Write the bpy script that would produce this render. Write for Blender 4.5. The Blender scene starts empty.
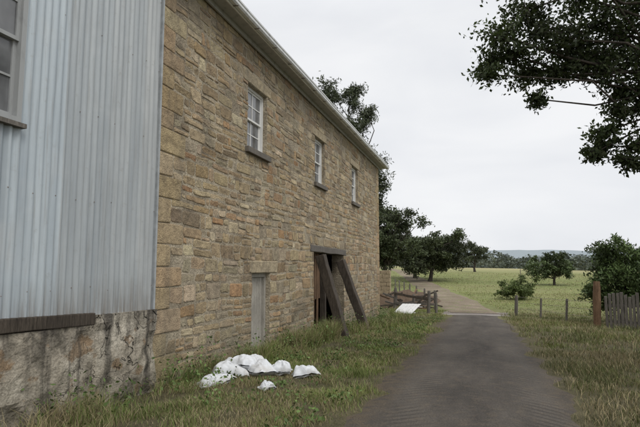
import bpy, math, random
import numpy as np
from mathutils import Vector, Matrix
random.seed(7)
RNG = np.random.default_rng(7)
S = bpy.context.scene
COL = S.collection

# ------------------------------------------------------------------ helpers
def vnoise(x, y, seed=0):
    x = np.asarray(x, float); y = np.asarray(y, float)
    xi = np.floor(x).astype(np.int64); yi = np.floor(y).astype(np.int64)
    xf = x-xi; yf = y-yi
    def h(a, b):
        n = (a*374761393 + b*668265263 + seed*1442695) & 0xffffffff
        n = ((n ^ (n >> 13))*1274126177) & 0xffffffff
        n = n ^ (n >> 16)
        return (n & 0xffff)/65535.0
    u = xf*xf*(3-2*xf); v = yf*yf*(3-2*yf)
    return (h(xi,yi)*(1-u)+h(xi+1,yi)*u)*(1-v)+(h(xi,yi+1)*(1-u)+h(xi+1,yi+1)*u)*v
def fbm(x, y, seed=0, o=3):
    r = 0; a = .5
    for i in range(o):
        r = r+a*vnoise(np.asarray(x)*2**i, np.asarray(y)*2**i, seed+i); a *= .5
    return r/(1-.5**o)

def mesh_np(name, V, F, mat=None, col=None, parent=None, smooth=False):
    V = np.asarray(V, np.float32); F = np.asarray(F, np.int32)
    n, k = F.shape
    me = bpy.data.meshes.new(name)
    me.vertices.add(len(V)); me.vertices.foreach_set('co', V.ravel())
    me.loops.add(n*k); me.loops.foreach_set('vertex_index', F.ravel())
    me.polygons.add(n)
    me.polygons.foreach_set('loop_start', np.arange(0, n*k, k, dtype=np.int32))
    me.polygons.foreach_set('loop_total', np.full(n, k, np.int32))
    if smooth: me.polygons.foreach_set('use_smooth', np.ones(n, bool))
    me.update(calc_edges=True)
    if col is not None:
        a = me.color_attributes.new('Col', 'FLOAT_COLOR', 'POINT')
        c = np.ones((len(V), 4), np.float32); c[:, :3] = col
        a.data.foreach_set('color', c.ravel())
    ob = bpy.data.objects.new(name, me); COL.objects.link(ob)
    if mat: me.materials.append(mat)
    if parent: ob.parent = parent
    return ob

def mesh_py(name, V, F, mat=None, col=None, parent=None, smooth=False):
    me = bpy.data.meshes.new(name); me.from_pydata([tuple(v) for v in V], [], F); me.update()
    if smooth: me.polygons.foreach_set('use_smooth', [True]*len(F))
    if col is not None:
        a = me.color_attributes.new('Col', 'FLOAT_COLOR', 'POINT')
        c = np.ones((len(V), 4), np.float32); c[:, :3] = np.array(col)
        a.data.foreach_set('color', c.ravel())
    ob = bpy.data.objects.new(name, me); COL.objects.link(ob)
    if mat: me.materials.append(mat)
    if parent: ob.parent = parent
    return ob

def empty(name):
    o = bpy.data.objects.new(name, None); COL.objects.link(o); return o

def box(name, x0, x1, y0, y1, z0, z1, mat, parent=None, bevel=0.0):
    V = [(x0,y0,z0),(x1,y0,z0),(x1,y1,z0),(x0,y1,z0),(x0,y0,z1),(x1,y0,z1),(x1,y1,z1),(x0,y1,z1)]
    F = [(0,3,2,1),(4,5,6,7),(0,1,5,4),(1,2,6,5),(2,3,7,6),(3,0,4,7)]
    ob = mesh_py(name, V, F, mat, parent=parent)
    if bevel:
        m = ob.modifiers.new('b', 'BEVEL'); m.width = bevel; m.segments = 2
    return ob

def beam(name, a, b, w, d, mat, parent=None, bevel=0.01, up=(0,0,1), rough=0.0, n=8):
    """timber between a and b, slightly irregular"""
    a = Vector(a); b = Vector(b); t = (b-a).normalized(); up = Vector(up)
    s = t.cross(up)
    if s.length < .01: s = t.cross(Vector((0,1,0)))
    s.normalize(); u = s.cross(t).normalized()
    V = []; F = []
    for i in range(n+1):
        c = a.lerp(b, i/n)+s*random.uniform(-rough, rough)+u*random.uniform(-rough, rough)
        k = 1+random.uniform(-rough, rough)*2
        for p, q in ((-1,-1),(1,-1),(1,1),(-1,1)):
            V.append(c+s*p*w/2*k+u*q*d/2*k)
    for i in range(n):
        for j in range(4):
            F.append((i*4+j, i*4+(j+1)%4, (i+1)*4+(j+1)%4, (i+1)*4+j))
    F.append((3,2,1,0)); F.append((n*4, n*4+1, n*4+2, n*4+3))
    ob = mesh_py(name, V, F, mat, parent=parent)
    if bevel:
        m = ob.modifiers.new('b', 'BEVEL'); m.width = bevel; m.segments = 2; m.limit_method = 'ANGLE'
    return ob

# ------------------------------------------------------------------ materials
class NT:
    def __init__(s, name):
        s.m = bpy.data.materials.new(name); s.m.use_nodes = True
        s.n = s.m.node_tree.nodes; s.l = s.m.node_tree.links
        s.b = s.n['Principled BSDF']; s.out = s.n['Material Output']
        s.b.inputs['Specular IOR Level'].default_value = .25
        s.tc = s.n.new('ShaderNodeTexCoord')
        s.coord = s.tc.outputs['Object']
    def new(s, t, **k):
        n = s.n.new(t)
        for a, v in k.items(): setattr(n, a, v)
        return n
    def put(s, sock, v):
        if isinstance(v, bpy.types.NodeSocket): s.l.new(v, sock)
        else:
            if isinstance(v, (tuple, list)) and len(v) == 3 and sock.type == 'RGBA': v = (*v, 1)
            sock.default_value = v
    def noise(s, scale, detail=4, rough=.55, sc=(1,1,1), dist=0):
        mp = s.new('ShaderNodeMapping'); mp.inputs['Scale'].default_value = sc
        s.l.new(s.coord, mp.inputs[0])
        n = s.new('ShaderNodeTexNoise'); n.inputs['Scale'].default_value = scale
        n.inputs['Detail'].default_value = min(detail, 4) if scale > 3 else detail; n.inputs['Roughness'].default_value = rough
        n.inputs['Distortion'].default_value = dist
        s.l.new(mp.outputs[0], n.inputs['Vector']); return n.outputs['Fac']
    def vor(s, scale, sc=(1,1,1), feature='F1', out='Distance'):
        mp = s.new('ShaderNodeMapping'); mp.inputs['Scale'].default_value = sc
        s.l.new(s.coord, mp.inputs[0])
        n = s.new('ShaderNodeTexVoronoi', feature=feature); n.inputs['Scale'].default_value = scale
        s.l.new(mp.outputs[0], n.inputs['Vector']); return n.outputs[out]
    def rng(s, v, a, b, c=0., d=1.):
        n = s.new('ShaderNodeMapRange'); s.put(n.inputs[0], v)
        for i, q in enumerate((a, b, c, d)): n.inputs[i+1].default_value = q
        return n.outputs[0]
    def math(s, op, a, b=0.):
        n = s.new('ShaderNodeMath', operation=op); s.put(n.inputs[0], a); s.put(n.inputs[1], b); return n.outputs[0]
    def mix(s, f, a, b, mode='MIX'):
        n = s.new('ShaderNodeMix', data_type='RGBA', blend_type=mode)
        s.put(n.inputs[0], f); s.put(n.inputs[6], a); s.put(n.inputs[7], b); return n.outputs[2]
    def ramp(s, f, stops):
        n = s.new('ShaderNodeValToRGB'); e = n.color_ramp.elements
        while len(e) < len(stops): e.new(.5)
        for i, (p, c) in enumerate(stops): e[i].position = p; e[i].color = (*c, 1)
        s.put(n.inputs[0], f); return n.outputs[0]
    def attr(s, name='Col'):
        n = s.new('ShaderNodeAttribute'); n.attribute_name = name; return n.outputs['Color']
    def sep(s):
        n = s.new('ShaderNodeSeparateXYZ'); s.l.new(s.coord, n.inputs[0]); return n.outputs
    def color(s, c): s.put(s.b.inputs['Base Color'], c)
    def rough(s, v): s.put(s.b.inputs['Roughness'], v)
    def bump(s, h, strength=.5, dist=.02):
        n = s.new('ShaderNodeBump'); n.inputs['Strength'].default_value = strength
        n.inputs['Distance'].default_value = dist; s.put(n.inputs['Height'], h)
        s.l.new(n.outputs[0], s.b.inputs['Normal'])

def wall_weather(t, c):
    n2 = t.noise(.9, 4, .6)
    c = t.mix(t.rng(n2, .52, .70, 0, .38), c, (.21,.18,.14))
    st = t.noise(1, 4, .6, (1, 2.2, .35))
    c = t.mix(t.rng(st, .56, .74, 0, .38), c, (.14,.125,.10))
    z = t.sep()[2]
    damp = t.math('MULTIPLY', t.rng(z, -.6, 1.4, 1, 0), t.rng(n2, .35, .65))
    c = t.mix(t.math('MULTIPLY', damp, .6), c, (.12,.115,.075))
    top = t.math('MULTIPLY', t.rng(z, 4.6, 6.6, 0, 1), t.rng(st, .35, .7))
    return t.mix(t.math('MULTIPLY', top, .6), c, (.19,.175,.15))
def m_stone():
    t = NT('sandstone'); a = t.attr()
    n1 = t.noise(9, 4, .6); n3 = t.noise(45, 3)
    c = t.mix(1, a, t.ramp(n1, [(.25,(.62,.60,.58)),(.75,(1.32,1.29,1.2))]), 'MULTIPLY')
    c = t.mix(1, c, t.ramp(n3, [(.3,(.75,.75,.75)),(.7,(1.2,1.2,1.2))]), 'MULTIPLY')
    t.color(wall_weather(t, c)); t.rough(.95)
    t.bump(t.math('ADD', n1, t.math('MULTIPLY', n3, .5)), 1., .03); return t.m
def m_mortar():
    t = NT('mortar'); n1 = t.noise(2.2, 4); n2 = t.noise(26, 4)
    c = t.ramp(n1, [(.34,(.22,.18,.128)),(.56,(.47,.405,.30))])
    c = t.mix(1, c, t.ramp(n2, [(.3,(.55,.55,.55)),(.7,(1.2,1.2,1.2))]), 'MULTIPLY')
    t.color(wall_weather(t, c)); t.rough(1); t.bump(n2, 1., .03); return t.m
def m_rubble():   # other faces of the building
    t = NT('rubble_wall'); e = t.vor(3.2, (1,1,2), 'DISTANCE_TO_EDGE'); cc = t.vor(3.2, (1,1,2), 'F1', 'Color')
    c = t.mix(.35, (.33,.25,.15), cc, 'SOFT_LIGHT'); c = t.mix(t.rng(e, .0, .05, 1, 0), c, (.3,.26,.19))
    t.color(c); t.rough(.95); t.bump(t.rng(e, 0, .08), .6, .02); return t.m
def m_corr():
    t = NT('galvanised_iron'); a = t.attr()
    st = t.noise(1, 4, .6, (1, 9, .35)); st2 = t.noise(1.0, 5, .65, (1, 34, 1.2)); bl = t.noise(1.3, 4); sp = t.noise(9, 4, .7)
    c = t.mix(1, a, t.ramp(st, [(.25,(.74,.76,.78)),(.7,(1.13,1.12,1.10))]), 'MULTIPLY')
    c = t.mix(t.rng(st2, .52, .72, 0, .5), c, (.27,.27,.26))
    z = t.sep()[2]
    c = t.mix(t.math('MULTIPLY', t.rng(z, .95, 1.5, .75, 0), t.rng(st2, .3, .6)), c, (.16,.13,.10))
    c = t.mix(t.rng(bl, .55, .75, 0, .4), c, (.53,.55,.55))
    c = t.mix(t.rng(sp, .60, .75, 0, .4), c, (.27,.26,.24))
    t.color(c); t.rough(.55); t.b.inputs['Metallic'].default_value = .2
    t.b.inputs['Specular IOR Level'].default_value = .4
    t.bump(t.noise(2.5, 3), .25, .02); return t.m
def m_render():
    t = NT('old_cement_render'); n1 = t.noise(1.0, 5, .65, dist=.4); n2 = t.noise(4, 4, .6); n3 = t.noise(40, 3)
    c = t.ramp(n1, [(.36,(.08,.07,.058)),(.43,(.19,.17,.135)),(.50,(.36,.32,.255)),(.62,(.52,.475,.39))])
    c = t.mix(t.rng(t.noise(2.6, 4, .6, (1,1,1.5)), .57, .63, 0, .8), c, (.24,.16,.09))
    s = t.noise(1, 4, .6, (1, 6, .5))
    c = t.mix(t.rng(s, .48, .66, 0, .88), c, (.05,.045,.038))
    z = t.sep()[2]
    c = t.mix(t.math('MULTIPLY', t.rng(z, -.2, .6, .85, 0), t.rng(n2, .33, .58)), c, (.08,.075,.048))
    c = t.mix(t.math('MULTIPLY', t.rng(z, .60, 1.05, 0, .85), t.rng(s, .36, .55)), c, (.055,.048,.042))
    crk = t.math('ABSOLUTE', t.math('SUBTRACT', t.noise(.9, 4, .6, (1,1,.8), 1.), .5))
    ck = t.math('MULTIPLY', t.rng(crk, .0, .005, 1, 0), t.rng(t.noise(.7, 2), .45, .55))
    c = t.mix(ck, c, (.03,.027,.022))
    c = t.mix(1, c, t.ramp(n3, [(.3,(.75,.75,.75)),(.7,(1.2,1.2,1.2))]), 'MULTIPLY')
    t.color(c); t.rough(.95)
    t.bump(t.math('SUBTRACT', t.math('ADD', n2, t.math('MULTIPLY', n3, .3)), ck), 1., .04); return t.m
def m_wood(name, c0, c1, axis=(6,6,.6), sc=5.):
    t = NT(name); n = t.noise(sc, 4, .65, axis); n2 = t.noise(sc*5, 3, .6, axis); n3 = t.noise(1.5, 3)
    c = t.ramp(n, [(.3, c0), (.7, c1)])
    c = t.mix(1, c, t.ramp(n2, [(.35,(.65,.65,.65)),(.65,(1.15,1.15,1.15))]), 'MULTIPLY')
    c = t.mix(t.rng(n3, .5, .75, 0, .5), c, tuple(v*.5 for v in c0))
    t.color(c); t.rough(.85); t.bump(n2, .5, .01); return t.m
def m_paint(name, col, dirt=.4):
    t = NT(name); n = t.noise(6, 4, .65, (1,1,.5))
    c = t.mix(t.rng(n, .5, .75, 0, dirt), col, tuple(v*.35 for v in col)); t.color(c); t.rough(.6)
    return t.m
def m_glass():
    t = NT('old_glass'); t.color(t.ramp(t.noise(2, 3), [(.3,(.07,.072,.075)),(.7,(.20,.205,.21))])); t.rough(.1)
    t.b.inputs['Specular IOR Level'].default_value = .7
    t.bump(t.noise(3,2), .15, .02); return t.m
def m_leaf(name, trans=.25):
    t = NT(name); a = t.attr(); t.color(a); t.rough(.6)
    if trans > 0:
        tr = t.new('ShaderNodeBsdfTranslucent'); t.l.new(t.mix(1, a, (1.1,1.35,.6), 'MULTIPLY'), tr.inputs[0])
        mx = t.new('ShaderNodeMixShader'); mx.inputs[0].default_value = trans
        t.l.new(t.b.outputs[0], mx.inputs[1]); t.l.new(tr.outputs[0], mx.inputs[2]); t.l.new(mx.outputs[0], t.out.inputs[0])
    return t.m
def m_bark():
    t = NT('bark'); n = t.noise(4, 4, .65, (3,3,.7))
    t.color(t.ramp(n, [(.3,(.03,.025,.02)),(.7,(.10,.085,.07))])); t.rough(.95); t.bump(n, .8, .04); return t.m
def m_ground():
    t = NT('pasture'); n1 = t.noise(.35, 5, .6); n2 = t.noise(4, 4, .6); n3 = t.noise(.03, 4, .6); n4 = t.noise(35, 3)
    a = t.attr()
    c = t.mix(1, a, t.ramp(n2, [(.3,(.65,.66,.62)),(.7,(1.25,1.2,1.2))]), 'MULTIPLY')
    c = t.mix(t.rng(n1, .5, .7, 0, .5), c, (.17,.145,.08))
    c = t.mix(t.rng(n3, .45, .62, 0, .45), c, (.32,.29,.14))
    c = t.mix(1, c, t.ramp(n4, [(.3,(.7,.7,.7)),(.7,(1.2,1.2,1.2))]), 'MULTIPLY')
    t.color(c); t.rough(1); t.bump(t.math('ADD', n2, n4), .8, .06); return t.m
def m_road():
    t = NT('asphalt'); x = t.sep()[0]
    n1 = t.noise(1.0, 5, .65, (1.8,.4,1)); n2 = t.noise(60, 3, .7); n3 = t.noise(6, 4, .65); n5 = t.noise(.45, 4, .6)
    wob = t.math('ADD', t.math('ADD', x, .12), t.math('MULTIPLY', t.math('SUBTRACT', t.noise(.5, 2), .5), .35))
    w = t.math('ABSOLUTE', t.math('SUBTRACT', t.math('ABSOLUTE', wob), .78))
    tr = t.rng(w, .10, .42, 1, 0)
    c = t.ramp(n1, [(.32,(.048,.042,.036)),(.68,(.100,.087,.073))])
    c = t.mix(t.math('MULTIPLY', tr, .35), c, (.135,.118,.098))
    c = t.mix(t.rng(n3, .50, .70, 0, .5), c, (.14,.112,.08))
    c = t.mix(t.rng(n5, .52, .66, 0, .5), c, (.042,.038,.034))
    edge = t.rng(t.math('ABSOLUTE', t.math('ADD', x, .12)), .95, 1.5, 0, 1)
    c = t.mix(t.math('MULTIPLY', edge, t.rng(n3, .35, .55)), c, (.11,.085,.055))
    # fallen leaves and grit
    sp = t.noise(26, 2, .5)
    c = t.mix(t.math('MULTIPLY', t.rng(sp, .68, .72, 0, .8), t.rng(n5, .4, .6)), c, (.17,.12,.07))
    c = t.mix(1, c, t.ramp(n2, [(.3,(.5,.5,.5)),(.7,(1.45,1.45,1.45))]), 'MULTIPLY')
    y = t.sep()[1]
    ch = t.math('SINE', t.math('ADD', t.math('MULTIPLY', y, 34.), t.math('MULTIPLY', t.math('ABSOLUTE', wob), 26.)))
    chm = t.math('MULTIPLY', t.rng(ch, .0, .7, 0, 1), t.math('MULTIPLY', tr, t.rng(t.noise(.8,4), .40, .58)))
    c = t.mix(t.math('MULTIPLY', chm, .5), c, (.03,.027,.024))
    t.color(c); t.rough(.9)
    t.bump(t.math('ADD', t.math('SUBTRACT', n2, t.math('MULTIPLY', chm, .6)), t.math('MULTIPLY', n3, 2)), .8, .015); return t.m
def m_dirt():
    t = NT('dirt'); n1 = t.noise(.8, 4); n2 = t.noise(14, 4)
    c = t.ramp(n1, [(.3,(.16,.125,.088)),(.7,(.30,.245,.185))])
    c = t.mix(t.rng(t.noise(1.6, 5, .65), .5, .62, 0, .75), c, (.15,.165,.065))
    c = t.mix(1, c, t.ramp(n2, [(.3,(.6,.6,.6)),(.7,(1.3,1.3,1.3))]), 'MULTIPLY')
    t.color(c); t.rough(1); t.bump(n2, .8, .05); return t.m
def m_plain(name, col, rough=.8):
    t = NT(name); n = t.noise(8, 4)
    t.color(t.mix(1, col, t.ramp(n, [(.3,(.75,.75,.75)),(.7,(1.15,1.15,1.15))]), 'MULTIPLY')); t.rough(rough)
    t.bump(n, .3, .01); return t.m
def m_sack():
    t = NT('woven_sack'); n = t.noise(5, 4); n2 = t.noise(7, 3, .5, dist=1.2)
    c = t.mix(t.rng(n, .50, .72, 0, .5), (.66,.68,.70), (.40,.36,.30)); t.color(c); t.rough(.45)
    t.bump(n2, .5, .03)
    return t.m

STONE, MORTAR, RUBBLE = m_stone(), m_mortar(), m_rubble()
CORR, RENDER = m_corr(), m_render()
WDARK = m_wood('dark_timber', (.035,.028,.022), (.11,.09,.07))
WGREY = m_wood('grey_timber', (.10,.09,.078), (.22,.20,.175), (8,8,.8))
WDOOR = m_wood('door_timber', (.32,.30,.26), (.52,.49,.43), (10,10,.7))
WBROWN = m_wood('brown_timber', (.10,.06,.035), (.24,.15,.09))
WHITE = m_paint('white_paint', (.72,.72,.70)); GUTTER = m_paint('gutter_paint', (.66,.67,.67), .45)
SOFFIT = m_paint('soffit_paint', (.40,.40,.39), .6)
GLASS = m_glass(); LEAF = m_leaf('foliage', 0); LEAFT = m_leaf('fig_leaves', .2); GRASS = m_leaf('grass_blades', 0); BARK = m_bark()
GROUND, ROAD, DIRT, SACK = m_ground(), m_road(), m_dirt(), m_sack()
CONC = m_plain('concrete', (.36,.34,.31)); STEEL = m_plain('rusty_steel', (.22,.19,.17), .6)
DARKIN = m_plain('interior', (.10,.085,.07)); BLOCK = m_plain('sandstone_block', (.36,.29,.19), .95)

# ------------------------------------------------------------------ terrain
def trackx(y):
    y = np.asarray(y, float)
    return np.interp(y, [29,35,42,55,75,110,160,220], [-.3,-1.2,-2.4,-4.8,-8.7,-16,-29,-46])
def H(x, y):
    x = np.asarray(x, float); y = np.asarray(y, float)
    base = np.interp(y, [-60,0,28,34,60,110,170,260,420,1200], [1.0,0,-.80,-.84,-.45,.75,1.75,1.5,-1.5,-8])
    off = np.clip((np.abs(x)-1.7)/1.2, 0, 1)*np.clip((34-y)/6, 0, 1)
    base = base+off*(.10*(fbm(x*.9, y*.9, 3)-.35))
    far = np.clip((y-60)/80, 0, 1)
    base = base+far*(fbm(x*.012+5, y*.012, 9)-.5)*2.4 + far*np.clip(-x*.02, -1.6, 1.2)
    return base

xs = np.unique(np.concatenate([np.arange(-12, 14, .5), -12-np.geomspace(1, 900, 45), 14+np.geomspace(1, 1400, 55)]))
ys = np.unique(np.concatenate([np.arange(-6, 60, .5), -6-np.geomspace(1, 60, 12), 60+np.geomspace(1, 1300, 110)]))
GX, GY = np.meshgrid(xs, ys); GZ = H(GX, GY)
V = np.stack([GX.ravel(), GY.ravel(), GZ.ravel()], 1)
nx, ny = len(xs), len(ys)
idx = np.arange(nx*ny).reshape(ny, nx)
F = np.stack([idx[:-1,:-1].ravel(), idx[:-1,1:].ravel(), idx[1:,1:].ravel(), idx[1:,:-1].ravel()], 1)
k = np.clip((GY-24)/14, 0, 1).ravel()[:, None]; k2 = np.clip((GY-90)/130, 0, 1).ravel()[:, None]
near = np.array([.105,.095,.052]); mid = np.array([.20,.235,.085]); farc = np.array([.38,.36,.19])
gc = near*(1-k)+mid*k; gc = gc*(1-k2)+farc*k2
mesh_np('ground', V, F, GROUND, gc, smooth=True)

# asphalt lane
RL = lambda Y: -1.64+.34*(fbm(Y*1.3, Y*0, 21)-.5)*2
RR = lambda Y: 1.42-.016*Y+.34*(fbm(Y*1.3, Y*0+5, 22)-.5)*2
ry = np.arange(-6, 28.01, .25); L = []; nacc = 13
for yy in ry:
    l = float(RL(yy)); r = float(RR(yy))
    for j in range(nacc):
        f = j/(nacc-1); x = l+(r-l)*f
        z = float(np.interp(yy, [-60,0,28,34], [1.0,0,-.80,-.84]))+.012+.03*(1-(2*f-1)**2)-(.03 if j in (0, nacc-1) else 0)
        L.append((x, yy, z))
F = [(i*nacc+j, i*nacc+j+1, (i+1)*nacc+j+1, (i+1)*nacc+j) for i in range(len(ry)-1) for j in range(nacc-1)]
mesh_np('road', L, F, ROAD, smooth=True)
# dirt track beyond the grid
ty = np.concatenate([np.arange(29.2, 60, 1.), np.arange(60, 222, 3.)]); L = []
for yy in ty:
    c = float(trackx(yy)); w = 1.35+.5*float(fbm(yy*.4, 1, 31))
    for j in range(9):
        x = c+(j/4-1)*w+(.3*float(vnoise(yy*.9, j, 5))-.15)
        L.append((x, yy, float(H(x, yy))+.05-(.08 if j in (0, 8) else 0)))
F = [(i*9+j, i*9+j+1, (i+1)*9+j+1, (i+1)*9+j) for i in range(len(ty)-1) for j in range(8)]
mesh_np('dirt_track', L, F, DIRT, smooth=True)

# ------------------------------------------------------------------ stone building
WX = -4.73; Y0, Y1 = 6.71, 25.1; ZB, ZT = -1.1, 6.62; TH = .45; BX = -13.2
bld = empty('stone_barn')
wins = [(9.96,11.02,4.22,5.66), (14.75,15.78,4.22,5.66), (19.5,20.55,4.22,5.66)]
door = (10.3,11.3,-.34,1.5); gate = (14.65,18.2,-1.1,2.1)
ops = wins+[door, gate]
yb = sorted({Y0, Y1}|{o[0] for o in ops}|{o[1] for o in ops}); zb = sorted({ZB, ZT}|{o[2] for o in ops}|{o[3] for o in ops})
V = []; F = []
def quad(a, b, c, d):
    n = len(V); V.extend([a, b, c, d]); F.append((n, n+1, n+2, n+3))
for i in range(len(yb)-1):
    for j in range(len(zb)-1):
        cy = (yb[i]+yb[i+1])/2; cz = (zb[j]+zb[j+1])/2
        if any(o[0] < cy < o[1] and o[2] < cz < o[3] for o in ops): continue
        a, b, c, d = yb[i], yb[i+1], zb[j], zb[j+1]
        quad((WX,a,c),(WX,b,c),(WX,b,d),(WX,a,d)); quad((WX-TH,b,c),(WX-TH,a,c),(WX-TH,a,d),(WX-TH,b,d))
for a, b, c, d in ops:
    quad((WX,a,c),(WX,a,d),(WX-TH,a,d),(WX-TH,a,c)); quad((WX,b,d),(WX,b,c),(WX-TH,b,c),(WX-TH,b,d))
    quad((WX,a,d),(WX,b,d),(WX-TH,b,d),(WX-TH,a,d)); quad((WX,b,c),(WX,a,c),(WX-TH,a,c),(WX-TH,b,c))
mesh_py('front_wall', V, F, MORTAR, parent=bld)
box('back_wall', BX, BX+.45, Y0, Y1, ZB, ZT, RUBBLE, bld)
# gable ends
for nm, ya, yc in (('gable_wall_near', Y0, Y0+.45), ('gable_wall_far', Y1-.45, Y1)):
    cx = (WX+BX)/2
    a = [(WX-.003, ZB), (WX-.003, ZT), (cx, ZT+2.6), (BX+.003, ZT), (BX+.003, ZB)]
    ya2, yc2 = (ya+.002, yc) if nm.endswith('near') else (ya, yc-.002)
    V = [(x, ya2, z) for x, z in a]+[(x, yc2, z) for x, z in a]
    F = [(0,1,2,3,4), (9,8,7,6,5)]+[(i, (i+1)%5+0, (i+1)%5+5, i+5) for i in range(5)]
    mesh_py(nm, V, F, RUBBLE, parent=bld)
box('floor_slab', BX+.5, WX-.5, Y0+.5, Y1-.5, -.95, -.75, DARKIN, bld)
box('upper_floor', BX+.47, WX-.47, Y0+.5, Y1-.5, 2.75, 2.95, DARKIN, bld)
box('cross_wall', BX+.5, WX-.5, 12.6, 12.9, -.75, 2.75, DARKIN, bld)

# individual stones
palette = [((.37,.292,.19), 5), ((.44,.36,.25), 4.5), ((.295,.228,.148), 3), ((.385,.27,.16), 1.8), ((.33,.29,.22), 3),
           ((.215,.172,.12), 1.4), ((.49,.42,.31), 1.8), ((.35,.215,.12), .7)]
pc = [p[0] for p in palette]; pw = [p[1] for p in palette]
SV = []; SF = []; SC = []
def warp(y, z):
    return (y+.02*math.sin(z*5.1+y*.7)+.015*math.sin(z*11+2), z+.022*math.sin(y*.9+z*.8)+.010*math.sin(y*2.7+z*3.1)+.005*math.sin(y*6.1+z*2))
def stone(y0, y1, z0, z1, col, gap=None, prot=None, jit=.014, dowarp=True):
    if y1-y0 < .05 or z1-z0 < .04: return
    if gap is None: gap = random.uniform(.008, .021)
    y0 += gap; y1 -= gap; z0 += gap*.8; z1 -= gap*.8
    if prot is None: prot = random.uniform(.000, .013)
    jit = min(jit, (z1-z0)*.13)
    c = min(.03, (y1-y0)*.15, (z1-z0)*.2)
    ym = (y0+y1)/2+random.uniform(-.1,.1)*(y1-y0); zm = (z0+z1)/2
    o = [(y0+c,z0),(ym,z0),(y1-c,z0),(y1,z0+c),(y1,zm),(y1,z1-c),(y1-c,z1),(ym,z1),(y0+c,z1),(y0,z1-c),(y0,zm),(y0,z0+c)]
    o = [(a+random.uniform(-jit,jit), b+random.uniform(-jit,jit)) for a, b in o]
    cy = (y0+y1)/2; cz = (z0+z1)/2; n = len(SV); m = len(o)
    rings = [(0, -.006), (.006, prot*.8+.001), (.018, prot+.002)]
    tx = random.uniform(-.006,.006)
    for ins, px in rings:
        for a, b in o:
            ly, lz = max(.02, (y1-y0)/2), max(.02, (z1-z0)/2)
            a2 = cy+(a-cy)*(1-min(.5, ins/ly)); b2 = cz+(b-cz)*(1-min(.5, ins/lz))
            tl = tx*(b-cz)/lz if ins else 0
            if dowarp: a2, b2 = warp(a2, b2)
            SV.append((WX+px+tl+(random.uniform(-.003,.003) if ins else 0), a2, b2))
    a2, b2 = warp(cy, cz) if dowarp else (cy, cz)
    SV.append((WX+prot+random.uniform(-.002,.008), a2, b2))
    for r in range(2):
        for i in range(m): SF.append((n+r*m+i, n+r*m+(i+1)%m, n+(r+1)*m+(i+1)%m, n+(r+1)*m+i))
    for i in range(m): SF.append((n+2*m+i, n+2*m+(i+1)%m, n+3*m))
    SC.extend([col]*(3*m+1))
def rcol(light=1.):
    b = random.choices(pc, pw)[0]; k = random.uniform(.86, 1.16)*light
    mean = (.38,.305,.203)
    return tuple((v*.8+q*.2)*k*random.uniform(.97,1.03) for v, q in zip(b, mean))
lint = [(a-.25, b+.22, d, d+.26) for a, b, c, d in wins]+[(10.18,11.75,1.5,1.78)]
sill = [(a-.1, b+.1, c-.16, c) for a, b, c, d in wins]
tlint = [(14.3,18.5,2.1,2.30)]
blocks = ops+lint+sill+tlint
breaks = sorted({ZB, ZT, -.34, 1.5, 1.78, 2.1, 2.30, 4.06, 4.22, 5.66, 5.92})
courses = []
for a, b in zip(breaks[:-1], breaks[1:]):
    n = max(1, round((b-a)/random.uniform(.195, .245))); cuts = [a]
    ws = [random.uniform(.6, 1.5) for _ in range(n)]; s = sum(ws)
    for w in ws: cuts.append(cuts[-1]+(b-a)*w/s)
    courses += list(zip(cuts[:-1], cuts[1:]))
# quoins
def quoins(ya, sgn):
    z = ZB; k = 0; out = []
    while z < ZT-.05:
        h = min(random.uniform(.28, .40), ZT-z)
        if ZT-z-h < .15: h = ZT-z
        w = (.78 if k % 2 else .46)*random.uniform(.92,1.08)
        out.append((min(ya, ya+sgn*w), max(ya, ya+sgn*w), z, z+h)); z += h; k += 1
    return out
Q = quoins(Y0, 1)+quoins(Y1, -1)
for q in Q:
    kk = random.uniform(.88, 1.1)
    stone(*q, tuple(v*random.uniform(.96,1.04)*kk for v in random.choice([(.40,.31,.20),(.37,.285,.18),(.43,.345,.23)])), gap=.007, prot=.014, jit=.006, dowarp=False)
for q in lint: stone(*q, (.44,.375,.27), gap=.005, prot=.02, jit=.004, dowarp=False)
for (z0, z1) in courses:
    zm = (z0+z1)/2
    iv = [(Y0, Y1)]
    for bl in blocks:
        if bl[2]+.001 < z1 and bl[3]-.001 > z0:
            niv = []
            for a, b in iv:
                if bl[1] <= a or bl[0] >= b: niv.append((a, b)); continue
                if bl[0] > a: niv.append((a, bl[0]))
                if bl[1] < b: niv.append((bl[1], b))
            iv = niv
    for q in Q:
        if q[2]-.02 < zm < q[3]+.02:
            iv = [(max(a, q[1]) if q[0] == Y0 else a, min(b, q[0]) if q[1] == Y1 else b) for a, b in iv]
    h = z1-z0
    for a, b in iv:
        y = a
        while y < b-.03:
            w = random.choice([random.uniform(.13,.30), random.uniform(.24,.50), random.uniform(.32,.68)])
            e = y+w
            if b-e < .12: e = b
            if h > .19 and random.random() < .38 and e-y > .2:
                zz = z0+h*random.uniform(.3,.7)
                stone(y, e, z0, zz, rcol())
                if random.random() < .5:
                    mm = y+(e-y)*random.uniform(.35,.65); stone(y, mm, zz, z1, rcol()); stone(mm, e, zz, z1, rcol())
                else: stone(y, e, zz, z1, rcol())
            elif random.random() < .05: pass     # packed with mortar only
            else: stone(y, e, z0+random.uniform(0,.02), z1-random.uniform(0,.02), rcol())
            y = e
mesh_py('wall_stones', SV, SF, STONE, SC, bld)

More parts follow.
